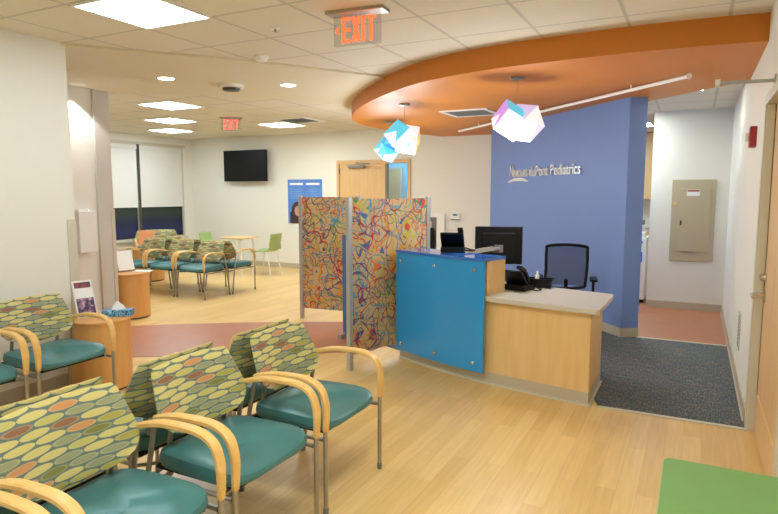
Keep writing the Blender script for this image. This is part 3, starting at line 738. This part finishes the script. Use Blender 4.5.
# ============================================================ FAR KIDS TABLE AND GREEN CHAIRS
kt = thing('cafe_table', 'small pale wood square table with white legs by the far wall', 'table', (-7.58, 8.72, 0), 0)
MB().box((-0.25, -0.25, 0.69), (0.25, 0.25, 0.715), bevel=0.006).build('tabletop', M['maple'], kt)
for a in (-1, 1):
    for b in (-1, 1): MB().tube([(a * 0.20, b * 0.20, 0), (a * 0.16, b * 0.16, 0.69)], 0.013).build('leg', M['white'], kt, True)
def shell_chair(loc, rz, label):
    t = thing('shell_chair', label, 'chair', loc, rz, 'pale green shell chairs')
    m = MB(); G = []; prof = [(0.22, 0.43), (0.20, 0.452), (0.10, 0.45), (-0.05, 0.44), (-0.14, 0.45), (-0.19, 0.50), (-0.22, 0.60), (-0.245, 0.70), (-0.255, 0.78)]
    for off in (0, 1):
        L = []
        for j, (x, z) in enumerate(prof):
            hw = 0.21 if 0 < j < 6 else 0.19; row = []
            for i in range(9):
                u = i / 8 * 2 - 1
                row.append(m.bm.verts.new((x + (0.03 * u * u if j > 5 else 0) - off * (0.010 if j > 4 else 0), u * hw, z + (0.02 * u * u if j < 5 else 0) - off * (0.010 if j <= 5 else 0))))
            L.append(row)
        G.append(L)
    for L in G:
        for j in range(len(prof) - 1):
            for i in range(8): m.bm.faces.new((L[j][i], L[j][i + 1], L[j + 1][i + 1], L[j + 1][i]))
    A, B = G; n = len(prof) - 1
    for j in range(n):
        m.bm.faces.new((A[j][0], A[j + 1][0], B[j + 1][0], B[j][0])); m.bm.faces.new((A[j][8], A[j + 1][8], B[j + 1][8], B[j][8]))
    for i in range(8):
        m.bm.faces.new((A[0][i], A[0][i + 1], B[0][i + 1], B[0][i])); m.bm.faces.new((A[n][i], A[n][i + 1], B[n][i + 1], B[n][i]))
    m.build('seat_shell', M['green_chair'], t, True)
    for a in (-1, 1):
        MB().tube([(0.20, a * 0.19, 0), (0.14, a * 0.15, 0.435)], 0.010).build('leg', M['white'], t, True)
        MB().tube([(-0.22, a * 0.19, 0), (-0.12, a * 0.15, 0.435)], 0.010).build('leg', M['white'], t, True)
    return t
shell_chair((-7.16, 8.96, 0), math.radians(185), 'pale green shell chair to the right of the far square table')
shell_chair((-8.18, 8.72, 0), math.radians(10), 'pale green shell chair to the left of the far square table, mostly hidden')

# green-topped children's table at lower right
gt = thing('activity_table', 'low green topped table cut by the bottom right photo corner', 'table', (0.14, 1.85, 0))
def rrect(hx, hy, r): return [(sx * (hx - r) + r * math.cos(a), sy * (hy - r) + r * math.sin(a)) for sx, sy, a0 in ((1, 1, 0), (-1, 1, PI / 2), (-1, -1, PI), (1, -1, 1.5 * PI)) for a in [a0 + k * PI / 12 for k in range(7)]]
MB().prism(rrect(0.20, 0.57, 0.03), 0.527, 0.55).build('tabletop', M['green'], gt)
MB().prism(rrect(0.203, 0.573, 0.033), 0.525, 0.546).build('edge_band', M['green_chair'], gt)
for a in (-1, 1):
    for b in (-1, 1): MB().tube([(a * 0.15, b * 0.5, 0), (a * 0.15, b * 0.5, 0.526)], 0.016).build('leg', M['steel'], gt, True)
ds = thing('door_stop', 'small brown door stop on the floor next to the right hand door', 'door stop', (0.30, 3.35, 0))
MB().lathe([(0, 0), (0.03, 0), (0.028, 0.012), (0.018, 0.02), (0.018, 0.06), (0.022, 0.065), (0.022, 0.085), (0, 0.09)], seg=20).build('stop_body', M['smoky'], ds, True)

# ============================================================ CEILING FIXTURES
def troffer(x, y, label, z=CZ, w=0.6, dd=0.6, mat='diffuser'):
    t = thing('ceiling_light', label, 'ceiling light', (x, y, z), 0, 'square recessed ceiling lights')
    h = w / 2; g = dd / 2
    MB().box((-h, -g, -0.012), (h, -g + 0.02, 0.0)).box((-h, g - 0.02, -0.012), (h, g, 0.0)).box((-h, -g, -0.012), (-h + 0.02, g, 0.0)).box((h - 0.02, -g, -0.012), (h, g, 0.0)).build('frame', M['white'], t)
    MB().box((-h + 0.02, -g + 0.02, -0.008), (h - 0.02, g - 0.02, -0.001)).build('diffuser', M[mat], t)
troffer(-3.2, 2.83, 'brightest near ceiling light at the top left of the photo', mat='diffuser_dim')
troffer(-6.3, 5.95, 'largest of the three stacked ceiling lights over the far seating')
troffer(-7.62, 7.2, 'middle of the three stacked ceiling lights over the far seating')
troffer(-8.85, 8.35, 'farthest of the three stacked ceiling lights, closest to the windows')
troffer(-6.4, 8.5, 'ceiling light above the television, apart from the other three', mat='diffuser_bright')
troffer(-0.95, 10.3, 'ceiling light in the hall beyond the blue wall', 2.60)
for k, (x, y) in enumerate([(-3.2, -0.23), (-0.78, 1.6), (-0.78, -0.85), (-3.2, -2.05)]):
    troffer(x, y, ['ceiling light over the near chairs, out of the photo', 'ceiling light straight above the viewer', 'ceiling light behind the viewer on the right', 'ceiling light behind the viewer on the left'][k], mat='diffuser_bright' if k == 1 else 'diffuser')
troffer(-5.3, 10.9, 'ceiling light in the blue room behind the sidelight')
troffer(-0.12, 7.0, 'added unseen ceiling light just past the soffit edge, brightening the hall', 2.60, 0.3, 0.22, 'diffuser_bright')  # added fill light, kept out of sight above the soffit edge to brighten the hall
troffer(-1.05, 8.4, 'added ceiling light hidden behind the blue wall, brightening the hall end', 2.60, 0.6, 0.6, 'diffuser_bright')  # added fill light, concealed by the blue wall, lifts the hall end wall

def downlight(x, y, z, label, power=0, deep=False):
    t = thing('downlight', label, 'downlight', (x, y, z), 0, 'round recessed downlights')
    MB().lathe([(0.075, 0), (0.085, -0.004), (0.09, 0), (0.075, 0)], seg=28).build('trim_ring', M['white'], t, True)
    MB().lathe([(0, -0.002), (0.075, -0.002), (0.075, 0.0), (0, 0.0)], seg=28).build('lens', M['white'] if deep else M['down'], t)
    if power:
        li = bpy.data.lights.new('spot', 'SPOT'); li.energy = power; li.color = (0.95, 0.97, 1.0); li.spot_size = math.radians(95); li.spot_blend = 0.25; li.shadow_soft_size = 0.04
        lo = bpy.data.objects.new('bulb', li); COL.objects.link(lo); lo.parent = t; lo.location = (0, 0, -0.012)
downlight(-4.79, 4.48, CZ - 0.02, 'round downlight in the smooth ceiling band nearer the column', 12)
downlight(-3.93, 5.35, CZ - 0.02, 'round downlight in the smooth ceiling band nearer the orange soffit', 12)
downlight(-5.96, 4.36, CZ, 'round downlight grazing the recess wall left of the column', 26, True)

# pendants
def pendant(x, y, zc, label, pal, rz, w=0.175, k=8):
    t = thing('pendant_lamp', label, 'pendant lamp', (x, y, SZ), rz, 'faceted pendant lamps')
    MB().lathe([(0, 0), (0.062, 0), (0.062, -0.014), (0.045, -0.022), (0, -0.022)], seg=28).build('canopy', M['metal'], t, True)
    MB().tube([(0, 0, -0.02), (0, 0, zc - SZ + 0.14)], 0.0025, 6).build('cord', M['metal'], t)
    # two interlocking folded boxes
    for q, (off, e, mats) in enumerate((((-0.055, 0.0, 0.01), (0.6, 0.5, 0.3), pal[:3]), ((0.065, 0.02, -0.01), (0.25, 0.85, 0.95), pal[3:]))):
        b = MB(); b.box((-w * .62, -w * .62, -w * .62), (w * .62, w * .62, w * .62))
        for f in list(b.bm.faces):
            r = bmesh.ops.poke(b.bm, faces=[f], offset=0.03)
        R = Matrix.Rotation(e[2], 4, 'Z') @ Matrix.Rotation(e[1], 4, 'Y') @ Matrix.Rotation(e[0], 4, 'X')
        b.tf(Matrix.Translation((off[0], off[1], zc - SZ + off[2])) @ R)
        b.bm.faces.ensure_lookup_table()
        for i, f in enumerate(b.bm.faces): f.material_index = (i // 4 + (i % 4 == 0)) % 3
        b.build('folded_shade', list(mats), t)
    li = bpy.data.lights.new('bulb', 'POINT'); li.energy = k; li.color = (0.9, 0.96, 1.0); li.shadow_soft_size = 0.2
    lo = bpy.data.objects.new('bulb', li); COL.objects.link(lo); lo.parent = t; lo.location = (0, 0, zc - SZ - 0.30)
LW, LL, LC, LP, LA, LPa = LAMPM
pendant(-1.40, 5.15, 2.15, 'lilac and white faceted pendant lamp in front of the blue wall', [LW, LL, LC, LW, LPa, LL], 0.4, k=22)
pendant(-2.93, 6.13, 2.15, 'blue and peach faceted pendant lamp, the middle one under the soffit', [LW, LC, LA, LP, LW, LP], 1.2, 0.18, 24)
pendant(-3.84, 7.55, 2.15, 'azure faceted pendant lamp farthest under the soffit, half behind the middle one', [LA, LC, LW, LC, LA, LW], 2.2, 0.18, 24)

# rails
rl = thing('light_rail', 'long thin white rail under the orange soffit parallel to the blue wall', 'rail', (0, 0, 0))
MB().tube([(-3.28, 8.80, 2.475), (-0.10, 5.50, 2.475)], 0.016).build('rail_tube', M['white'], rl, True)
MB().lathe([(0, -0.02), (0.022, -0.02), (0.022, 0.02), (0, 0.02)], seg=16).tf(Matrix.Translation((-0.10, 5.5, 2.475)) @ Matrix.Rotation(PI / 2, 4, 'X')).build('end_cap', M['white'], rl, True)
for q in (0.15, 0.5, 0.85):
    MB().tube([(-3.28 + 3.18 * q, 8.8 - 3.3 * q, 2.48), (-3.28 + 3.18 * q, 8.8 - 3.3 * q, SZ)], 0.008).build('bracket', M['white'], rl)
rd = thing('wall_rod', 'short grey rod sticking out of the right wall above the door', 'rod', (XR, 4.1, 2.18))
MB().tube([(0, 0, 0), (-0.29, 0.0, 0.005)], 0.010).build('rod_tube', M['steel'], rd, True)
MB().lathe([(0, -0.012), (0.024, -0.012), (0.024, 0.012), (0, 0.012)], seg=16).tf(Matrix.Translation((-0.29, 0, 0.005)) @ Matrix.Rotation(PI / 2, 4, 'Y')).build('end_cap', M['white'], rd, True)
MB().lathe([(0, 0), (0.035, 0), (0.035, 0.008), (0, 0.008)], seg=16).tf(Matrix.Rotation(-PI / 2, 4, 'Y')).build('flange', M['steel'], rd, True)

# ceiling vents
def vent(x, y, z, label, w=0.6):
    t = thing('ceiling_vent', label, 'vent', (x, y, z), 0, 'ceiling vents'); h = w / 2
    MB().box((-h, -h, -0.012), (h, -h + 0.05, 0)).box((-h, h - 0.05, -0.012), (h, h, 0)).box((-h, -h, -0.012), (-h + 0.05, h, 0)).box((h - 0.05, -h, -0.012), (h, h, 0)).build('frame', M['white'], t)
    MB().box((-h + 0.05, -h + 0.05, -0.003), (h - 0.05, h - 0.05, 0)).build('backing', M['smoky'], t)
    m = MB()
    for k in range(7):
        yy = -h + 0.09 + k * (w - 0.18) / 6; m.box((-h + 0.05, yy - 0.012, -0.012), (h - 0.05, yy + 0.008, -0.006))
    m.build('louvre_slats', M['grey_pl'], t)
vent(-2.52, 7.15, SZ, 'white framed air vent in the orange soffit between the pendants')
vent(-5.75, 8.1, CZ, 'air vent in the far tiled ceiling behind the television light')

# speaker / smoke detector / sprinkler
sp = thing('ceiling_camera', 'white dome device with a dark band on the smooth ceiling', 'ceiling device', (-4.46, 5.06, CZ - 0.02))
MB().lathe([(0, 0), (0.13, 0), (0.13, -0.03), (0.115, -0.035), (0, -0.035)], seg=32).build('housing', M['white'], sp, True)
MB().lathe([(0, -0.034), (0.095, -0.034), (0.085, -0.06), (0, -0.07)], seg=32).build('dark_band', M['lens'], sp, True)
sm = thing('smoke_detector', 'round white smoke detector on the tiled ceiling', 'smoke detector', (-3.36, 4.2, CZ))
MB().lathe([(0, 0), (0.06, 0), (0.06, -0.02), (0, -0.02)], seg=28).build('mounting_plate', M['white'], sm, True)
MB().lathe([(0, -0.02), (0.05, -0.02), (0.045, -0.04), (0.02, -0.046), (0, -0.046)], seg=28).build('detector_head', M['white'], sm, True)
sk = thing('sprinkler_head', 'tiny brass sprinkler head near the exit sign on the ceiling', 'sprinkler', (-2.71, 3.55, CZ))
MB().lathe([(0, 0), (0.035, 0), (0.033, -0.006), (0, -0.006)], seg=20).build('escutcheon', M['white'], sk, True)
MB().lathe([(0, -0.006), (0.01, -0.006), (0.007, -0.02), (0.016, -0.022), (0.016, -0.025), (0, -0.026)], seg=14).build('deflector', M['panel_tan'], sk, True)

# EXIT signs
def letters_exit(parent, x0, z0, h, lw, gap, mat, t=0.006, y=-0.006):
    s = h * 0.115
    def bar(m, a, b):
        a = Vector((a[0], 0, a[1])); b = Vector((b[0], 0, b[1])); dv = (b - a).normalized(); nn = Vector((-dv.z, 0, dv.x)) * s / 2
        q = [a + nn, b + nn, b - nn, a - nn]
        A = [m.bm.verts.new((p.x, y, p.z)) for p in q]; B = [m.bm.verts.new((p.x, y - t, p.z)) for p in q]
        m.bm.faces.new(A); m.bm.faces.new(B[::-1])
        for i in range(4): m.bm.faces.new((A[i], A[(i + 1) % 4], B[(i + 1) % 4], B[i]))
    x = x0; h2 = s / 2
    m = MB(); bar(m, (x + h2, z0), (x + h2, z0 + h)); [bar(m, (x, zz), (x + lw, zz)) for zz in (z0 + h2, z0 + h / 2, z0 + h - h2)]; m.build('letter', mat, parent); x += lw + gap
    m = MB(); bar(m, (x + h2, z0), (x + lw - h2, z0 + h)); bar(m, (x + lw - h2, z0), (x + h2, z0 + h)); m.build('letter', mat, parent); x += lw + gap
    m = MB(); bar(m, (x + h2, z0), (x + h2, z0 + h)); m.build('letter', mat, parent); x += s + gap
    m = MB(); bar(m, (x + lw / 2, z0), (x + lw / 2, z0 + h)); bar(m, (x, z0 + h - h2), (x + lw, z0 + h - h2)); m.build('letter', mat, parent)
ex = thing('exit_sign', 'large edge lit red EXIT sign with a left arrow hanging from the near ceiling', 'exit sign', (-1.98, 3.44, CZ), math.radians(5), 'exit signs')
MB().box((-0.20, -0.06, -0.022), (0.20, 0.06, 0), bevel=0.004).build('ceiling_bar', M['metal'], ex)
MB().box((-0.165, -0.004, -0.215), (0.165, 0.004, -0.022)).build('clear_plate', M['acrylic'], ex)
letters_exit(ex, -0.105, -0.195, 0.155, 0.058, 0.013, M['exit_red'])
m = MB(); m.box((-0.003, -0.010, -0.02), (0.003, -0.006, 0.006), 0)
m.bm.clear()
for sgn in (1, -1):
    a = Vector((-0.148, 0, -0.118)); b = Vector((-0.128, 0, -0.118 + sgn * 0.022)); dv = (b - a).normalized(); nn = Vector((-dv.z, 0, dv.x)) * 0.005
    q = [a + nn, b + nn, b - nn, a - nn]; A = [m.bm.verts.new((p.x, -0.005, p.z)) for p in q]; B = [m.bm.verts.new((p.x, -0.009, p.z)) for p in q]
    m.bm.faces.new(A); m.bm.faces.new(B[::-1])
    for i in range(4): m.bm.faces.new((A[i], A[(i + 1) % 4], B[(i + 1) % 4], B[i]))
m.build('arrow', M['exit_red'], ex)
ex2 = thing('exit_sign', 'small distant red EXIT sign hanging over the far seating', 'exit sign', (-6.50, 7.35, CZ), math.radians(40), 'exit signs')
MB().box((-0.17, -0.05, -0.02), (0.17, 0.05, 0)).build('ceiling_bar', M['metal'], ex2)
MB().box((-0.145, -0.004, -0.20), (0.145, 0.004, -0.02)).build('clear_plate', M['acrylic'], ex2)
letters_exit(ex2, -0.11, -0.185, 0.15, 0.056, 0.012, M['exit_red_far'])

# ============================================================ WALL THINGS
tv = thing('television', 'black wall mounted television on the far wall', 'television', (-8.37, 9.86, 2.09))
MB().box((-0.56, -0.03, -0.32), (0.56, 0.02, 0.32), bevel=0.008).build('housing', M['black'], tv)
MB().box((-0.535, -0.034, -0.295), (0.535, -0.03, 0.30)).build('screen', M['black'], tv)
MB().box((-0.15, 0.02, -0.12), (0.15, 0.139, 0.12)).build('wall_bracket', M['grey_pl'], tv)
po = thing('wall_poster', 'blue poster with two white headings and a woman on the far wall', 'poster', (-6.98, 9.985, 0))
MB().box((-0.41, -0.004, 0.92), (0.41, 0.012, 1.80)).build('print', M['poster'], po)
for a in (-0.36, 0.04): MB().box((a, -0.006, 1.69), (a + 0.32, -0.004, 1.73)).build('heading', M['paper'], po)
for a in (-0.36, 0.04):
    mb = MB()
    for k in range(5): mb.box((a + 0.01, -0.0055, 1.60 - 0.045 * k), (a + 0.30 - 0.03 * (k % 2), -0.004, 1.605 - 0.045 * k))
    mb.build('text_lines', M['blue_room'], po)
m = MB(); m.lathe([(0, 0), (0.13, 0), (0.13, 0.003), (0, 0.003)], seg=24).tf(Matrix.Translation((-0.19, -0.004, 1.18)) @ Matrix.Rotation(PI / 2, 4, 'X') @ Matrix.Scale(1.35, 4, (0, 1, 0))); m.box((-0.36, -0.007, 0.92), (-0.06, -0.004, 1.15)); m.build('hair_print', M['hair'], po)
MB().lathe([(0, 0), (0.075, 0), (0.075, 0.003), (0, 0.003)], seg=24).tf(Matrix.Translation((-0.17, -0.008, 1.17)) @ Matrix.Rotation(PI / 2, 4, 'X') @ Matrix.Scale(1.35, 4, (0, 1, 0))).build('face_print', M['skin'], po)
th = thing('thermostat', 'white thermostat with a dark display on the white wall', 'thermostat', (-3.77, 9.99, 1.12))
MB().box((-0.085, -0.03, -0.05), (0.085, 0.01, 0.055), bevel=0.008).build('housing', M['white'], th)
MB().box((-0.04, -0.033, 0.015), (0.04, -0.03, 0.04)).build('display', M['smoky'], th)
MB().box((-0.08, -0.035, -0.06), (0.08, 0.01, -0.045)).build('base_lip', M['grey_pl'], th)
sw_ = thing('light_switch', 'white double switch plate left of the thermostat', 'switch', (-3.86, 9.992, 0.95))
MB().box((-0.085, -0.006, -0.06), (0.085, 0.006, 0.06), bevel=0.003).build('plate', M['white'], sw_)
for a in (-0.04, 0.04): MB().box((a - 0.017, -0.010, -0.033), (a + 0.017, -0.006, 0.033)).build('rocker', M['white'], sw_)
wf = thing('key_cabinet', 'white framed wall niche with dark hanging items beside the printed screen', 'cabinet', (-4.2, 9.99, 0.83))
MB().box((-0.20, -0.05, -0.38), (-0.17, 0.01, 0.27)).box((0.09, -0.05, -0.38), (0.24, 0.01, 0.27)).box((-0.20, -0.05, 0.27), (0.24, 0.01, 0.34)).box((-0.2, -0.05, -0.42), (0.24, 0.01, -0.38)).build('frame', M['white'], wf)
MB().box((-0.17, -0.008, -0.38), (0.09, 0.004, 0.27)).build('backing', M['grey_pl'], wf)
MB().rings([[(-0.10 * s, -0.03 - 0.01 * s, z), (0.055 * s, -0.03 - 0.01 * s, z), (0.055 * s, -0.012, z), (-0.10 * s, -0.012, z)] for s, z in ((0.7, -0.36), (1, -0.2), (0.9, 0.0), (0.4, 0.08))]).build('dark_bag', M['black'], wf)
MB().box((-0.15, -0.02, 0.06), (-0.02, -0.01, 0.2)).build('yellow_card', M['arm'], wf)

dsn = thing('wall_dispenser', 'white box mounted on the recess wall below the bright scallop of light', 'dispenser', (-6.12, 4.42, 1.12), PI / 2)
MB().box((-0.11, -0.12, -0.24), (0.11, 0.0, 0.22), bevel=0.006).build('housing', M['white'], dsn)
MB().box((-0.09, -0.10, 0.22), (0.0, -0.03, 0.24)).box((0.03, -0.09, 0.22), (0.08, -0.03, 0.235)).build('top_papers', M['paper'], dsn)

ep = thing('electrical_panel', 'tan metal electrical panel on the hall end wall', 'electrical panel', (-0.03, 8.745, 1.18))
MB().box((-0.255, -0.012, -0.53), (0.255, 0.004, 0.53), bevel=0.003).build('surround', M['panel_tan'], ep)
dr = MB().box((-0.165, -0.022, -0.40), (0.195, -0.012, 0.42), bevel=0.004).build('door', M['panel_tan'], ep)
MB().box((-0.145, -0.027, -0.06), (-0.125, -0.022, 0.0)).build('latch', M['smoky'], dr)
MB().box((-0.08, -0.0235, 0.32), (0.07, -0.022, 0.40)).build('warning_label', M['paper'], dr)
MB().box((-0.075, -0.0245, 0.375), (0.065, -0.0235, 0.395)).build('red_stripe', M['red'], dr)
MB().lathe([(0, 0), (0.022, 0), (0.022, 0.01), (0, 0.01)], seg=16).tf(Matrix.Translation((-0.21, -0.012, 0.22)) @ Matrix.Rotation(PI / 2, 4, 'X')).build('yellow_knob', M['arm'], ep)
fa = thing('fire_alarm', 'red fire alarm strobe on the right hand wall', 'fire alarm', (XR - 0.0, 5.2, 1.95))
MB().box((-0.045, -0.065, -0.075), (0.0, 0.065, 0.075), bevel=0.006).build('housing', M['red'], fa)
MB().box((-0.07, -0.03, -0.03), (-0.045, 0.03, 0.03), bevel=0.006).build('strobe_lens', M['white'], fa)
lv = thing('wall_plate', 'narrow pale plate low on the right wall over the carpet', 'wall plate', (XR, 5.6, 0.42))
MB().box((-0.008, -0.09, -0.15), (0.0, 0.09, 0.15), bevel=0.003).build('plate', M['trim'], lv)
mb = MB()
for k in range(8): mb.box((-0.011, -0.07, -0.12 + k * 0.032), (-0.008, 0.07, -0.108 + k * 0.032))
mb.build('slats', M['grey_pl'], lv)

# hall cupboards and machine
uc = thing('wall_cabinet', 'tall light wood wall cupboards at the end of the hall', 'cabinet', (-1.0, 11.98, 0))
MB().box((-0.5, -0.34, 1.42), (0.6, 0, 2.59)).build('body', M['maple'], uc)
for a in (-0.5, 0.05):
    MB().box((a + 0.004, -0.36, 1.425), (a + 0.546, -0.34, 2.12)).build('door', M['maple'], uc)
bc = thing('base_cabinet', 'light wood base cupboards with a pale worktop in the hall', 'cabinet', (-1.0, 11.98, 0))
MB().box((-0.5, -0.58, 0.1), (0.6, 0, 0.86)).box((-0.5, -0.52, 0), (0.6, 0, 0.1)).build('body', M['maple'], bc)
for a in (-0.5, 0.05): MB().box((a + 0.004, -0.60, 0.11), (a + 0.546, -0.58, 0.85)).build('door', M['maple'], bc)
MB().box((-0.51, -0.62, 0.86), (0.61, 0, 0.90)).build('worktop', M['worktop'], bc)
cm = thing('copier', 'white floor standing machine with blue marks at the hall corner', 'copier', (-0.70, 9.25, 0))
MB().box((-0.22, -0.25, 0.05), (0.12, 0.25, 0.92), bevel=0.01).build('body', M['white'], cm)
MB().box((-0.18, -0.22, 0.92), (0.08, 0.2, 0.98), bevel=0.01).build('lid', M['white'], cm)
MB().tube([(-0.0, -0.15, 0.98), (0.02, -0.2, 1.12)], 0.02).box((-0.08, -0.22, 1.10), (0.08, -0.14, 1.16)).build('control_head', M['grey_pl'], cm)
MB().box((0.0, -0.256, 0.58), (0.07, -0.25, 0.72)).box((0.0, -0.256, 0.84), (0.07, -0.25, 0.87)).build('blue_marks', M['blue_top'], cm)
MB().box((-0.2, -0.23, 0), (0.1, 0.23, 0.05)).build('base', M['black'], cm)
